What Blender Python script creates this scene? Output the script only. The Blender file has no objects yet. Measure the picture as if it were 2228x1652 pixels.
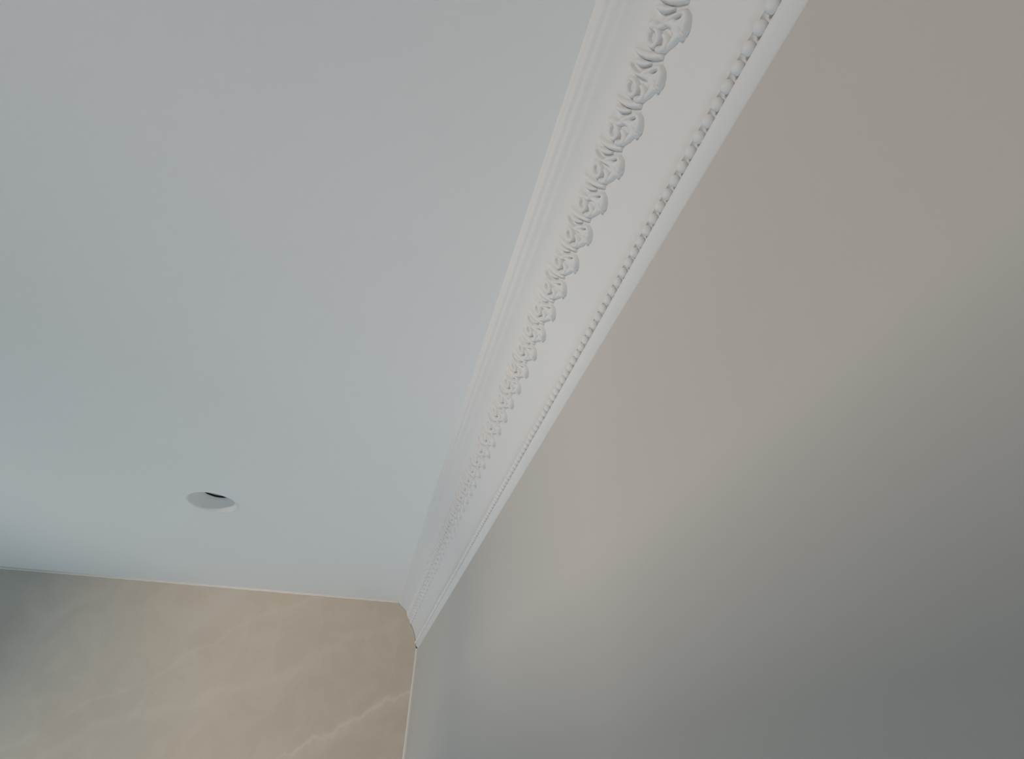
import bpy, bmesh, math
from mathutils import Matrix, Vector

# ------------------------------------------------------------------ camera
IMG_W, IMG_H, F_PX = 2228, 1652, 1060.0
CAM_Z = 1.72                                   # camera height above the floor
R = ((0.96421708, 0.17761796, 0.19681791),     # world axes seen in camera axes
     (-0.26485582, 0.61261081, 0.74468745),
     (0.01169709, -0.77016872, 0.63773295))
scene = bpy.context.scene
C = scene.collection
cam_data = bpy.data.cameras.new('camera')
cam_data.sensor_width = 36.0
cam_data.lens = 36.0 * F_PX / IMG_W
cam_data.clip_start = 0.01
cam = bpy.data.objects.new('camera', cam_data)
C.objects.link(cam)
rot = Matrix(R) @ Matrix(((1, 0, 0), (0, -1, 0), (0, 0, -1)))
cam.matrix_world = Matrix.Translation((0, 0, CAM_Z)) @ rot.to_4x4()
scene.camera = cam

# ------------------------------------------------------------------ room dimensions (metres)
XR = 0.28828                # right wall
XL = -2.60                  # left wall
YB = 3.0                    # face of the marble on the far wall
YR = -2.10                  # wall behind the camera
ZQ = CAM_Z + 0.77723        # height the cornice profile is measured from
ZC = ZQ + 0.009             # ceiling

# ------------------------------------------------------------------ view, world, light
scene.view_settings.view_transform = 'Standard'
scene.view_settings.look = 'None'
scene.view_settings.exposure = 0.0
scene.view_settings.gamma = 1.0
scene.view_settings.use_curve_mapping = False
try:
    scene.cycles.use_denoising = True
    scene.cycles.use_adaptive_sampling = True
    scene.cycles.adaptive_threshold = 0.03
    scene.cycles.adaptive_min_samples = 16
    scene.cycles.use_light_tree = False
    scene.cycles.max_bounces = 6
    scene.cycles.diffuse_bounces = 4
except Exception:
    pass
world = bpy.data.worlds.new('world')
scene.world = world
world.use_nodes = True
world.node_tree.nodes['Background'].inputs[0].default_value = (0.55, 0.68, 0.85, 1)
world.node_tree.nodes['Background'].inputs[1].default_value = 0.05

def area(name, loc, target, size, size_y, power, color, spread=180):
    d = bpy.data.lights.new(name, 'AREA')
    d.shape = 'RECTANGLE'; d.size = size; d.size_y = size_y
    d.energy = power; d.color = color; d.spread = math.radians(spread)
    o = bpy.data.objects.new(name, d); C.objects.link(o)
    o.location = loc
    o.rotation_euler = (Vector(target) - Vector(loc)).to_track_quat('-Z', 'Y').to_euler()
    return o
# LIGHTS-BEGIN
# low warm daylight entering over unseen side sills, added to shade the lower wall
area('daylight_side', (-6.4, -3.4, 1.735), (0.29, 0.5, 1.85), 2.4, 0.25, 300, (1.0, 0.885, 0.77))
# added cool fill in place of sky light, at an unseen low opening
area('cool_fill_side', (XL + 0.02, 2.15, 0.95), (0, 2.15, 0.95), 1.3, 1.1, 7.5, (0.50, 0.83, 1.0))
# added upward fill lamps at floor level, standing in for daylight bounced to the ceiling
area('floor_fill', (-0.06, 0.20, 0.03), (-0.06, 0.20, 3), 0.5, 0.8, 6.2, (0.91, 0.97, 1.0))
area('floor_fill_far', (-0.10, 1.85, 0.03), (-0.10, 1.85, 3), 0.6, 0.9, 8.4, (0.91, 0.97, 1.0))
# LIGHTS-END

# ------------------------------------------------------------------ materials
def new_mat(name, color, rough=0.6, spec=0.3):
    m = bpy.data.materials.new(name); m.use_nodes = True
    b = m.node_tree.nodes['Principled BSDF']
    b.inputs['Base Color'].default_value = (*color, 1)
    b.inputs['Roughness'].default_value = rough
    b.inputs['Specular IOR Level'].default_value = spec
    return m, m.node_tree, b

def paint(name, color, rough, var=0.03, bump=0.02, scale=60.0, spec=0.0):
    m, nt, b = new_mat(name, color, rough, spec)
    N, L = nt.nodes, nt.links
    if spec == 0.0:                                  # dead-flat emulsion
        N.remove(b)
        b = N.new('ShaderNodeBsdfDiffuse'); b.inputs['Roughness'].default_value = 0.0
        b.inputs['Color'].default_value = (*color, 1)
        L.new(b.outputs[0], N['Material Output'].inputs['Surface'])
    tc = N.new('ShaderNodeTexCoord')
    n1 = N.new('ShaderNodeTexNoise'); n1.inputs['Scale'].default_value = 2.3; n1.inputs['Detail'].default_value = 1
    L.new(tc.outputs['Object'], n1.inputs['Vector'])
    mx = N.new('ShaderNodeMix'); mx.data_type = 'RGBA'
    mx.inputs['A'].default_value = (*[c * (1 - var) for c in color], 1)
    mx.inputs['B'].default_value = (*[min(1, c * (1 + var)) for c in color], 1)
    L.new(n1.outputs['Fac'], mx.inputs['Factor']); L.new(mx.outputs['Result'], b.inputs[0])
    if not bump: return m
    n2 = N.new('ShaderNodeTexNoise'); n2.inputs['Scale'].default_value = scale; n2.inputs['Detail'].default_value = 3
    L.new(tc.outputs['Object'], n2.inputs['Vector'])
    bp = N.new('ShaderNodeBump'); bp.inputs['Strength'].default_value = bump; bp.inputs['Distance'].default_value = 0.002
    L.new(n2.outputs['Fac'], bp.inputs['Height']); L.new(bp.outputs['Normal'], b.inputs['Normal'])
    return m

M_CEIL = paint('ceiling_paint', (0.905, 0.905, 0.91), 0.75, 0.012, 0.03)
M_CORN = paint('cornice_paint', (0.762, 0.758, 0.762), 0.5, 0.008, 0.0)
M_WALL = paint('wall_paint', (0.605, 0.580, 0.556), 0.62, 0.015, 0.03)
M_DARKWALL = paint('rear_wall_paint', (0.62, 0.61, 0.59), 0.7)
M_CAULK = paint('caulk', (0.80, 0.765, 0.72), 0.5, 0.02, 0.05)
M_FLOOR = paint('floor_tiles', (0.66, 0.67, 0.68), 0.4, 0.02)
M_FRAME = paint('window_paint', (0.8, 0.8, 0.8), 0.4)
M_METAL, _, _b = new_mat('lamp_metal', (0.55, 0.55, 0.55), 0.35); _b.inputs['Metallic'].default_value = 0.6
M_LENS, _, _b = new_mat('lamp_lens', (0.35, 0.36, 0.37), 0.25)
M_WHITE = paint('downlight_enamel', (0.82, 0.82, 0.825), 0.55, 0.005, 0.0)

def marble():
    m, nt, b = new_mat('marble', (0.5, 0.44, 0.37), 0.28, 0.4)
    N, L = nt.nodes, nt.links
    tc = N.new('ShaderNodeTexCoord')
    sep = N.new('ShaderNodeSeparateXYZ'); L.new(tc.outputs['Object'], sep.inputs[0])
    def noise(scale, detail=5, rough=0.55, dist=0.0):
        n = N.new('ShaderNodeTexNoise'); n.inputs['Scale'].default_value = scale
        n.inputs['Detail'].default_value = detail; n.inputs['Roughness'].default_value = rough
        n.inputs['Distortion'].default_value = dist
        L.new(tc.outputs['Object'], n.inputs['Vector']); return n.outputs['Fac']
    def mth(op, a, c=None, d=None):
        n = N.new('ShaderNodeMath'); n.operation = op
        for i, v in enumerate((a, c, d)):
            if v is None: continue
            if isinstance(v, (int, float)): n.inputs[i].default_value = v
            else: L.new(v, n.inputs[i])
        return n.outputs[0]
    def mix(f, a, bb):
        n = N.new('ShaderNodeMix'); n.data_type = 'RGBA'
        for key, v in (('Factor', f), ('A', a), ('B', bb)):
            if isinstance(v, (int, float)): n.inputs[key].default_value = v
            elif isinstance(v, tuple): n.inputs[key].default_value = v
            else: L.new(v, n.inputs[key])
        return n.outputs['Result']
    def smooth(v, lo, hi):
        n = N.new('ShaderNodeMapRange'); n.interpolation_type = 'SMOOTHSTEP'
        L.new(v, n.inputs['Value']); n.inputs['From Min'].default_value = lo; n.inputs['From Max'].default_value = hi
        return n.outputs['Result']
    X, Z = sep.outputs['X'], sep.outputs['Z']
    # clouded beige ground turning to grey away from the corner
    cloud = noise(1.6, 6, 0.5, 0.6)
    t = mth('ADD', mth('MULTIPLY', X, -0.62), mth('MULTIPLY', mth('SUBTRACT', cloud, 0.5), 1.6))
    grey = smooth(t, 0.25, 1.1)
    col = mix(grey, (0.595, 0.515, 0.430, 1), (0.560, 0.535, 0.490, 1))
    fine = noise(5.0, 8, 0.62, 1.5)
    col = mix(mth('MULTIPLY', smooth(fine, 0.38, 0.68), 0.22), col, (0.74, 0.675, 0.595, 1))
    # pale veins: |distance to a wandering diagonal line| made thin
    wob = mth('MULTIPLY', mth('SUBTRACT', noise(2.6, 7, 0.55, 0.3), 0.5), 0.26)
    wob2 = mth('MULTIPLY', mth('SUBTRACT', noise(14.0, 6, 0.7), 0.5), 0.045)
    def vein(slope, off, w, amp):
        d = mth('SUBTRACT', Z, mth('ADD', mth('MULTIPLY', X, slope), off))
        d = mth('ABSOLUTE', mth('ADD', mth('ADD', d, wob), wob2))
        core = mth('SUBTRACT', 1.0, smooth(d, 0.0, w))
        patch = smooth(noise(4.2, 3), 0.28, 0.52)
        return mth('MULTIPLY', mth('MULTIPLY', core, patch), amp)
    pale = (0.86, 0.79, 0.68, 1)
    col = mix(vein(0.50, CAM_Z + 0.215, 0.016, 0.28), col, pale)
    col = mix(vein(0.50, CAM_Z + 0.205, 0.06, 0.15), col, pale)
    col = mix(vein(0.62, CAM_Z + 0.95, 0.022, 0.10), col, pale)
    col = mix(vein(0.45, CAM_Z + 0.60, 0.05, 0.10), col, pale)
    L.new(col, b.inputs['Base Color'])
    return m
M_MARBLE = marble()

# ------------------------------------------------------------------ helpers
def obj(name, bm, mat, parent=None, smooth=None):
    me = bpy.data.meshes.new(name)
    bmesh.ops.recalc_face_normals(bm, faces=bm.faces)
    bm.to_mesh(me); bm.free()
    me.materials.append(mat)
    if smooth is not None:
        for p in me.polygons: p.use_smooth = True
        me.set_sharp_from_angle(angle=math.radians(smooth))
    o = bpy.data.objects.new(name, me); C.objects.link(o)
    if parent: o.parent = parent
    return o

def tag(o, label, cat=None, kind=None, group=None):
    o['label'] = label
    if cat: o['category'] = cat
    if kind: o['kind'] = kind
    if group: o['group'] = group
    return o

def bx(bm, x0, x1, y0, y1, z0, z1):
    vs = [bm.verts.new((x, y, z)) for x in (x0, x1) for y in (y0, y1) for z in (z0, z1)]
    for f in ((0, 1, 3, 2), (4, 6, 7, 5), (0, 4, 5, 1), (2, 3, 7, 6), (0, 2, 6, 4), (1, 5, 7, 3)):
        bm.faces.new([vs[i] for i in f])

def prism_y(bm, pts, y0, y1, n=1):
    """closed (x, z) polygon run along y"""
    rings = [[bm.verts.new((x, y0 + (y1 - y0) * k / n, z)) for x, z in pts] for k in range(n + 1)]
    m = len(pts)
    for a, b in zip(rings[:-1], rings[1:]):
        for i in range(m):
            bm.faces.new((a[i], a[(i + 1) % m], b[(i + 1) % m], b[i]))
    bm.faces.new(rings[0]); bm.faces.new(rings[-1][::-1])

# ------------------------------------------------------------------ the room shell
T = 0.12
bm = bmesh.new(); bx(bm, XL - T, XR + T, YR - T, YB + 0.2, -0.1, 0)
tag(obj('floor', bm, M_FLOOR), 'pale tiled floor of the room below the view', 'floor', 'structure')
bm = bmesh.new(); bx(bm, XR, XR + T, YR - T, YB + 0.2, 0, ZC + 0.1)
tag(obj('wall_right', bm, M_WALL), 'warm grey painted wall below the ornate cornice', 'wall', 'structure')

# far wall: backing plus a marble slab cut round the end of the cornice
bm = bmesh.new(); bx(bm, XL - T, XR, YB + 0.012, YB + 0.2, 0, ZC + 0.1)
wall_back = tag(obj('wall_back', bm, M_WALL), 'far wall faced with a beige veined marble slab', 'wall', 'structure')

# left wall with unseen openings added to shape the light, rear wall with a wide window
def holed_wall(bm, x0, x1, a0, a1, z0, z1, holes, along_y=True):
    """a wall slab pierced by rectangular openings (a0, a1, z0, z1)"""
    A = sorted({a0, a1, *[q for h_ in holes for q in h_[:2]]}); Zs = sorted({z0, z1, *[q for h_ in holes for q in h_[2:]]})
    for p, q in zip(A[:-1], A[1:]):
        for r, t in zip(Zs[:-1], Zs[1:]):
            m, n = (p + q) / 2, (r + t) / 2
            if any(h_[0] < m < h_[1] and h_[2] < n < h_[3] for h_ in holes): continue
            if along_y: bx(bm, x0, x1, p, q, r, t)
            else: bx(bm, p, q, x0, x1, r, t)
bm = bmesh.new()
holed_wall(bm, XL - T, XL, YR, YB + 0.012, 0, ZC + 0.1,
           [(-1.62, -0.88, 1.805, 2.40), (-0.88, -0.55, 1.70, 2.40), (0.02, 1.25, 1.60, 2.40), (1.50, 2.80, 0.40, 1.50)])
tag(obj('wall_left', bm, M_DARKWALL), 'wall on the window side, outside the view', 'wall', 'structure')
RW = dict(x0=-2.1, x1=-0.3, z0=0.5, z1=2.15)
bm = bmesh.new()
bx(bm, XL - T, XR, YR - T, YR, 0, RW['z0'])
bx(bm, XL - T, XR, YR - T, YR, RW['z1'], ZC + 0.1)
bx(bm, XL - T, RW['x0'], YR - T, YR, RW['z0'], RW['z1'])
bx(bm, RW['x1'], XR, YR - T, YR, RW['z0'], RW['z1'])
tag(obj('wall_rear', bm, M_DARKWALL), 'wall behind the viewer, outside the view', 'wall', 'structure')

# ceiling with the round cut-out of the downlight
DLX, DLY, DLR = -0.633, 1.915, 0.087
bm = bmesh.new()
x0, x1, y0, y1 = XL - T, XR + T, YR - T, YB + 0.2
h = 0.16
NS = 64
circ, sq = [], []
for k in range(NS):
    a = 2 * math.pi * (k + 0.5) / NS
    cx, cy = math.cos(a), math.sin(a)
    circ.append(bm.verts.new((DLX + DLR * cx, DLY + DLR * cy, ZC)))
    s = h / max(abs(cx), abs(cy))
    sq.append(bm.verts.new((DLX + s * cx, DLY + s * cy, ZC)))
for k in range(NS):
    bm.faces.new((circ[k], circ[(k + 1) % NS], sq[(k + 1) % NS], sq[k]))
# the corner bits of the square ring are closed by the surrounding quads
xs, ys = (x0, DLX - h, DLX + h, x1), (y0, DLY - h, DLY + h, y1)
for i in range(3):
    for j in range(3):
        if i == 1 and j == 1: continue
        bm.faces.new([bm.verts.new(p) for p in ((xs[i], ys[j], ZC), (xs[i + 1], ys[j], ZC), (xs[i + 1], ys[j + 1], ZC), (xs[i], ys[j + 1], ZC))])
for sx in (-1, 1):
    for sy in (-1, 1):
        a = math.pi / 4
        near = [v for v in sq if (v.co.x - DLX) * sx > 0.9 * h and (v.co.y - DLY) * sy > 0.9 * h]
        ex = [v for v in near if abs(abs(v.co.x - DLX) - h) < 1e-6]
        ey = [v for v in near if abs(abs(v.co.y - DLY) - h) < 1e-6]
        if ex and ey:
            va = max(ex, key=lambda v: abs(v.co.y - DLY)); vb = max(ey, key=lambda v: abs(v.co.x - DLX))
            if va is not vb:
                bm.faces.new((va, vb, bm.verts.new((DLX + sx * h, DLY + sy * h, ZC))))
for f in bm.faces:
    f.normal_update()
    if f.normal.z > 0: f.normal_flip()
me = bpy.data.meshes.new('ceiling'); bm.to_mesh(me); bm.free(); me.materials.append(M_CEIL)
ceiling = bpy.data.objects.new('ceiling', me); C.objects.link(ceiling)
tag(ceiling, 'smooth white painted ceiling with one recessed downlight', 'ceiling', 'structure')

# ------------------------------------------------------------------ cornice (trim_1)
# profile as (distance out from the wall, drop below ZQ)
PROFILE = [(0.1450, -0.0090), (0.1435, -0.0055), (0.1408, -0.0030), (0.1385, 0.0000), (0.1370, 0.0026),
           (0.1350, 0.0045), (0.1324, 0.0058), (0.1300, 0.0075), (0.1285, 0.0104),
           (0.1262, 0.0130), (0.1232, 0.0150), (0.1203, 0.0166), (0.1178, 0.0185),
           (0.1158, 0.0204), (0.1138, 0.0228)]
def cove(p, q, c, n):
    """quadratic curve p -> q pulled towards c"""
    out = []
    for k in range(1, n + 1):
        t = k / n
        out.append(((1 - t) ** 2 * p[0] + 2 * t * (1 - t) * c[0] + t * t * q[0],
                    (1 - t) ** 2 * p[1] + 2 * t * (1 - t) * c[1] + t * t * q[1]))
    return out
PROFILE += cove(PROFILE[-1], (0.0860, 0.0490), (0.0975, 0.0320), 8)
F0, F1 = (0.0822, 0.0540), (0.0522, 0.1100)          # the frieze field
PROFILE += [F0, (0.0722, 0.0752), (0.0620, 0.0940), F1]
PROFILE += cove(F1, (0.0185, 0.1880), (0.0245, 0.1480), 12)
PROFILE += [(0.0172, 0.1882), (0.0145, 0.1892), (0.0129, 0.1920), (0.0127, 0.1985), (0.0134, 0.2022), (0.0148, 0.2034), (0.0146, 0.2058),
            (0.0100, 0.2125), (0.0092, 0.2130), (0.0030, 0.2208), (0.0, 0.2215)]
Y0, Y1 = YR, YB + 0.012
bm = bmesh.new()
prism_y(bm, [(XR - a, ZQ - d) for a, d in PROFILE] + [(XR, ZC)], Y0, Y1)
cornice = obj('trim_1', bm, M_CORN, None, 45)
tag(cornice, 'white plaster cornice with a leaf frieze and a row of beads', 'cornice', 'structure')

# bead row: elongated half-sunk beads, one object each
def bead_mesh():
    bm = bmesh.new()
    bmesh.ops.create_uvsphere(bm, u_segments=14, v_segments=10, radius=1.0)
    for v in bm.verts:
        x, y, z = v.co
        v.co = (x * 0.0074, y * 0.0073, z * 0.0074)
    me = bpy.data.meshes.new('bead'); bm.to_mesh(me); bm.free()
    for p in me.polygons: p.use_smooth = True
    me.materials.append(M_CORN); return me
BEAD = bead_mesh()
BEAD_PITCH, BEAD_Y = 0.01845, 0.0625
k0 = math.ceil((Y0 + 0.01 - BEAD_Y) / BEAD_PITCH); k1 = math.floor((YB - 0.01 - BEAD_Y) / BEAD_PITCH)
for k in range(k0, k1 + 1):
    o = bpy.data.objects.new('bead', BEAD); C.objects.link(o)
    o.location = (XR - 0.0170, BEAD_Y + k * BEAD_PITCH, ZQ - 0.1965); o.parent = cornice

# frieze relief: heightfields of strokes and domes laid on the sloping field
S_DIR = Vector((F0[0] - F1[0], 0, F0[1] - F1[1])).normalized()          # across, towards the wall
N_DIR = Vector((S_DIR.z, 0, -S_DIR.x))                                   # out of the field
if N_DIR.x > 0: N_DIR = -N_DIR
ORIGIN = Vector((XR - F0[0], 0, ZQ - F0[1]))

def seg_d(p, a, b):
    ax, ay = a; bx_, by = b
    dx, dy = bx_ - ax, by - ay
    L2 = dx * dx + dy * dy
    t = 0 if L2 == 0 else max(0, min(1, ((p[0] - ax) * dx + (p[1] - ay) * dy) / L2))
    return math.hypot(p[0] - ax - t * dx, p[1] - ay - t * dy), t

def spline(pts, n=6):
    out = []
    P = [pts[0]] + list(pts) + [pts[-1]]
    for i in range(1, len(P) - 2):
        for k in range(n):
            t = k / n
            out.append(tuple(0.5 * (2 * P[i][j] + (P[i + 1][j] - P[i - 1][j]) * t
                       + (2 * P[i - 1][j] - 5 * P[i][j] + 4 * P[i + 1][j] - P[i + 2][j]) * t * t
                       + (3 * P[i][j] - P[i - 1][j] - 3 * P[i + 1][j] + P[i + 2][j]) * t ** 3) for j in range(len(pts[0]))))
    out.append(tuple(pts[-1])); return out

def height(p, adds, cuts):
    h = -2.0
    for kind, data in adds:
        if kind == 'dome':
            (cx, cy), (rx, ry), ang, top = data
            c, s = math.cos(ang), math.sin(ang)
            dx, dy = p[0] - cx, p[1] - cy
            q = ((c * dx + s * dy) / rx) ** 2 + ((-s * dx + c * dy) / ry) ** 2
            v = top * math.sqrt(1 - q) if q < 1 else -(math.sqrt(q) - 1) * min(rx, ry)
        else:
            v = -2.0
            for a, b in zip(data[:-1], data[1:]):
                d, t = seg_d(p, a[:2], b[:2])
                r = a[2] + (b[2] - a[2]) * t; tp = a[3] + (b[3] - a[3]) * t
                w = tp * math.sqrt(1 - (d / r) ** 2) if d < r else -(d - r)
                v = max(v, w)
        k = 1.0                                     # soft union
        hh = max(0.0, k - abs(h - v)) / k
        h = max(h, v) + hh * hh * k * 0.25
    for data in cuts:
        for a, b in zip(data[:-1], data[1:]):
            d, t = seg_d(p, a[:2], b[:2])
            r = a[2] + (b[2] - a[2]) * t; dep = a[3] + (b[3] - a[3]) * t
            if d < r:
                h -= dep * (1 - (d / r) ** 2) ** 2 * (1 if h > 0 else 0) * 1.0
    return max(h, -1.2)

def relief(name, adds, cuts, box, step=0.9):
    """box: (u0, u1, s0, s1) in mm; u runs away from the viewer, s towards the wall"""
    adds = [(k, spline(d) if k == 'stroke' else d) for k, d in adds]
    cuts = [spline(d, 4) for d in cuts]
    nu = int((box[1] - box[0]) / step) + 1; ns = int((box[3] - box[2]) / step) + 1
    H = [[height((box[0] + i * step, box[2] + j * step), adds, cuts) for j in range(ns)] for i in range(nu)]
    bm = bmesh.new(); V = {}
    def vert(i, j):
        if (i, j) not in V:
            u, s, hh = box[0] + i * step, box[2] + j * step, H[i][j]
            V[i, j] = bm.verts.new(S_DIR * (s / 1000) + N_DIR * (hh * (1.3 if hh > 0 else 1.0) / 1000) + Vector((0, u / 1000, 0)))
        return V[i, j]
    for i in range(nu - 1):
        for j in range(ns - 1):
            if max(H[i][j], H[i + 1][j], H[i][j + 1], H[i + 1][j + 1]) > 0:
                bm.faces.new((vert(i, j), vert(i + 1, j), vert(i + 1, j + 1), vert(i, j + 1)))
    for f in bm.faces:
        f.normal_update(); f.smooth = True
    if sum(f.normal.dot(N_DIR) for f in bm.faces) < 0:
        for f in bm.faces: f.normal_flip()
    me = bpy.data.meshes.new(name); bm.to_mesh(me); bm.free()
    me.materials.append(M_CORN); return me

LEAF = [('dome', ((14, 45), (14, 13), 0.4, 6.0)),
        ('dome', ((11, 57), (7.0, 4.8), 0.1, 8.0)),
        ('stroke', [(1.5, 47.5, 3.2, 6.5), (5, 54, 4.4, 7.0), (13, 58, 4.6, 7.5), (22, 57, 4.4, 6.8)]),
        ('stroke', [(19, 52, 6, 5), (30, 48.5, 5.0, 5.2), (43, 42.5, 2.6, 3.5)]),
        ('stroke', [(1.5, 47.5, 3.0, 6.2), (8, 39, 3.4, 6.6), (14, 31, 3.8, 7.0), (20, 24, 3.4, 6.0)]),
        ('stroke', [(14, 45, 7, 5.6), (18, 35, 5, 6), (20, 26, 3.5, 5.5)])]
LEAF_CUT = [[(6, 46, 2.8, 0.5), (9.5, 42.5, 3.4, 1.3), (13, 38.5, 2.6, 0.5)],
            [(17, 50, 2.6, 0.4), (19, 55, 2.8, 1.0), (19.5, 62, 3, 1.6)]]
STEM = [('stroke', [(18.5, -3, 1.8, 5.5), (21.5, 6, 2.3, 6.5), (22, 17, 2.6, 7), (20, 28, 3.2, 7), (17, 36, 3.5, 6)])]
BUD = [('dome', ((29, 10), (5.5, 10.5), 0.25, 7.0)),
       ('stroke', [(29, 14, 4, 5), (25, 22, 3.6, 5), (20, 28, 3.4, 5)])]
SCROLL = [('stroke', [(32, 8, 3.0, 5), (30.8, 16, 3.6, 6), (34, 24, 4.2, 6.5), (41, 26.5, 4.2, 6.5), (46.5, 22, 3.6, 6), (46.8, 14, 3.2, 5.5), (43, 8.5, 3, 5), (37.5, 7, 3, 5)]),
          ('stroke', [(31, 31, 3.5, 4.5), (34, 40, 5.0, 6.0), (41, 41, 4.6, 6.2), (46, 36, 4.6, 7.5)]),
          ('dome', ((45.5, 34.5), (5.0, 4.5), 0.0, 8.5))]
BAND = [('stroke', [(60.5, -3.5, 2.6, 4.5), (59.8, 8, 4.2, 6), (57.5, 20, 4.8, 7), (54, 31, 4.6, 6.5), (50, 41.5, 3.6, 5.5)])]
LOBE = [('stroke', [(70.5, 3, 2.2, 4), (69, 12, 4.2, 6.5), (66.5, 21, 3.6, 6), (63, 29, 2.2, 4.5)])]
BAND_CUT = [[(63.5, 6, 1.4, 1.0), (61.5, 18, 1.4, 1.4)]]
MESH = {('leaf', 0): relief('acanthus_leaf', LEAF + BUD, LEAF_CUT, (-4, 46, -4, 65)),
        ('leaf', 1): relief('acanthus_leaf', LEAF + STEM, LEAF_CUT, (-4, 46, -7, 65)),
        'scroll': relief('scroll', SCROLL, [], (24, 54, -1, 49)),
        'band': relief('leaf_band', BAND, BAND_CUT, (43, 66, -8, 48)),
        'lobe': relief('leaf_lobe', LOBE, [], (59, 76, -1, 34))}
CELL, CELL_Y = 0.0581, 0.1030
i0 = math.ceil((Y0 + 0.01 - CELL_Y) / CELL); i1 = math.floor((YB - 0.03 - CELL_Y) / CELL)
for i in range(i0, i1 + 1):
    loc = ORIGIN + Vector((0, CELL_Y + i * CELL, 0))
    leaf = bpy.data.objects.new('acanthus_leaf', MESH['leaf', i % 2]); C.objects.link(leaf)
    leaf.location = loc; leaf.parent = cornice
    if i == i1: break
    sc = bpy.data.objects.new('scroll', MESH['scroll']); C.objects.link(sc)
    sc.location = loc; sc.parent = cornice
    for nm in ('band', 'lobe'):
        b = bpy.data.objects.new('leaf_' + nm, MESH[nm]); C.objects.link(b); b.parent = sc

# ------------------------------------------------------------------ marble slab and its joints
STRIP = 0.011
cut = [(XR - a, ZQ - d) for a, d in PROFILE if d >= 0.003]
poly = [(XL, 0), (XR - STRIP, 0), (XR - STRIP, ZQ - 0.2205)]
for x, z in reversed(cut):
    if z <= ZQ - 0.2125: continue
    poly.append((x - 0.0015 if z < ZQ - 0.06 else x - 0.001, z - 0.001))
poly += [(XR - 0.1400, ZQ - 0.0005), (XL, ZQ - 0.0005)]
bm = bmesh.new()
prism_y(bm, poly, YB, YB + 0.012)
slab = obj('marble_slab', bm, M_MARBLE, wall_back)
slab['label'] = 'beige marble slab with pale veins'

def strip_mesh(p0, p1, wdir, n, amp):
    """a caulk bead from p0 to p1 with a softly uneven edge, wdir = width vector"""
    bm = bmesh.new(); rows = []
    for k in range(n + 1):
        t = k / n
        c = Vector(p0).lerp(Vector(p1), t)
        e = 1 + amp * (math.sin(17.3 * t * n * 0.11) + 0.6 * math.sin(t * n * 0.53 + 1.3) + 0.4 * math.sin(t * n * 1.7))
        w = Vector(wdir) * e
        out = Vector((0, -0.0045, 0))
        rows.append([bm.verts.new(c + q) for q in (Vector((0, 0.0, 0)), out * 0.7, w * 0.25 + out, w * 0.75 + out, w + out * 0.4, w)])
    for a, b in zip(rows[:-1], rows[1:]):
        for i in range(len(a)):
            bm.faces.new((a[i], a[(i + 1) % len(a)], b[(i + 1) % len(a)], b[i]))
    bm.faces.new(rows[0]); bm.faces.new(rows[-1][::-1])
    return bm
tag(obj('trim_2', strip_mesh((XL, YB, ZC), (XR - 0.1415, YB, ZC), (0, 0, -0.0100), 120, 0.05), M_CAULK, None, 40),
    'thin off-white caulk line between the marble slab and the ceiling', 'trim', 'structure')
tag(obj('trim_3', strip_mesh((XR, YB, 0), (XR, YB, ZQ - 0.2222), (-0.0120, 0, 0), 120, 0.05), M_CAULK, None, 40),
    'thin upright cream caulk line in the corner beside the marble slab', 'trim', 'structure')

# ------------------------------------------------------------------ downlight
def lathe(name, prof, mat, parent, center=(0, 0), n=64, smooth=50, tilt=None, caps=False):
    bm = bmesh.new(); rings = []
    for r, z in prof:
        rings.append([bm.verts.new((r * math.cos(2 * math.pi * k / n), r * math.sin(2 * math.pi * k / n), z)) for k in range(n)])
    for a, b in zip(rings[:-1], rings[1:]):
        for k in range(n): bm.faces.new((a[k], a[(k + 1) % n], b[(k + 1) % n], b[k]))
    if caps: bm.faces.new(rings[0][::-1]); bm.faces.new(rings[-1])
    if tilt:
        for v in bm.verts: v.co.z += tilt * (0.079 - v.co.x)
    return obj(name, bm, mat, parent, smooth)
dl = bpy.data.objects.new('downlight', None); C.objects.link(dl)
dl.location = (DLX, DLY, ZC)
tag(dl, 'round white recessed downlight sunk in the white ceiling', 'light')
lathe('bezel', [(0.0875, 0.004), (0.0885, 0.0), (0.0875, -0.0012), (0.0850, -0.0010), (0.0815, 0.0020), (0.0790, 0.0060), (0.0800, 0.0080), (0.0860, 0.006), (0.0875, 0.004)], M_WHITE, dl)
lathe('reflector', [(0.0792, 0.0045), (0.0745, 0.0120), (0.0670, 0.0225), (0.0585, 0.0325), (0.0505, 0.0415), (0.0505, 0.0435), (0.0605, 0.0345), (0.0690, 0.0245), (0.0770, 0.0140), (0.0815, 0.0060), (0.0792, 0.0045)], M_WHITE, dl)
lathe('housing', [(0.0850, 0.0070), (0.0850, 0.0900), (0.0830, 0.0900), (0.0830, 0.0070), (0.0850, 0.0070)], M_METAL, dl)
lathe('housing_lid', [(0.0845, 0.0900), (0.0845, 0.0930)], M_METAL, dl, caps=True)
lathe('lamp_lens', [(0.0455, 0.0480), (0.0455, 0.0540)], M_LENS, dl, caps=True)
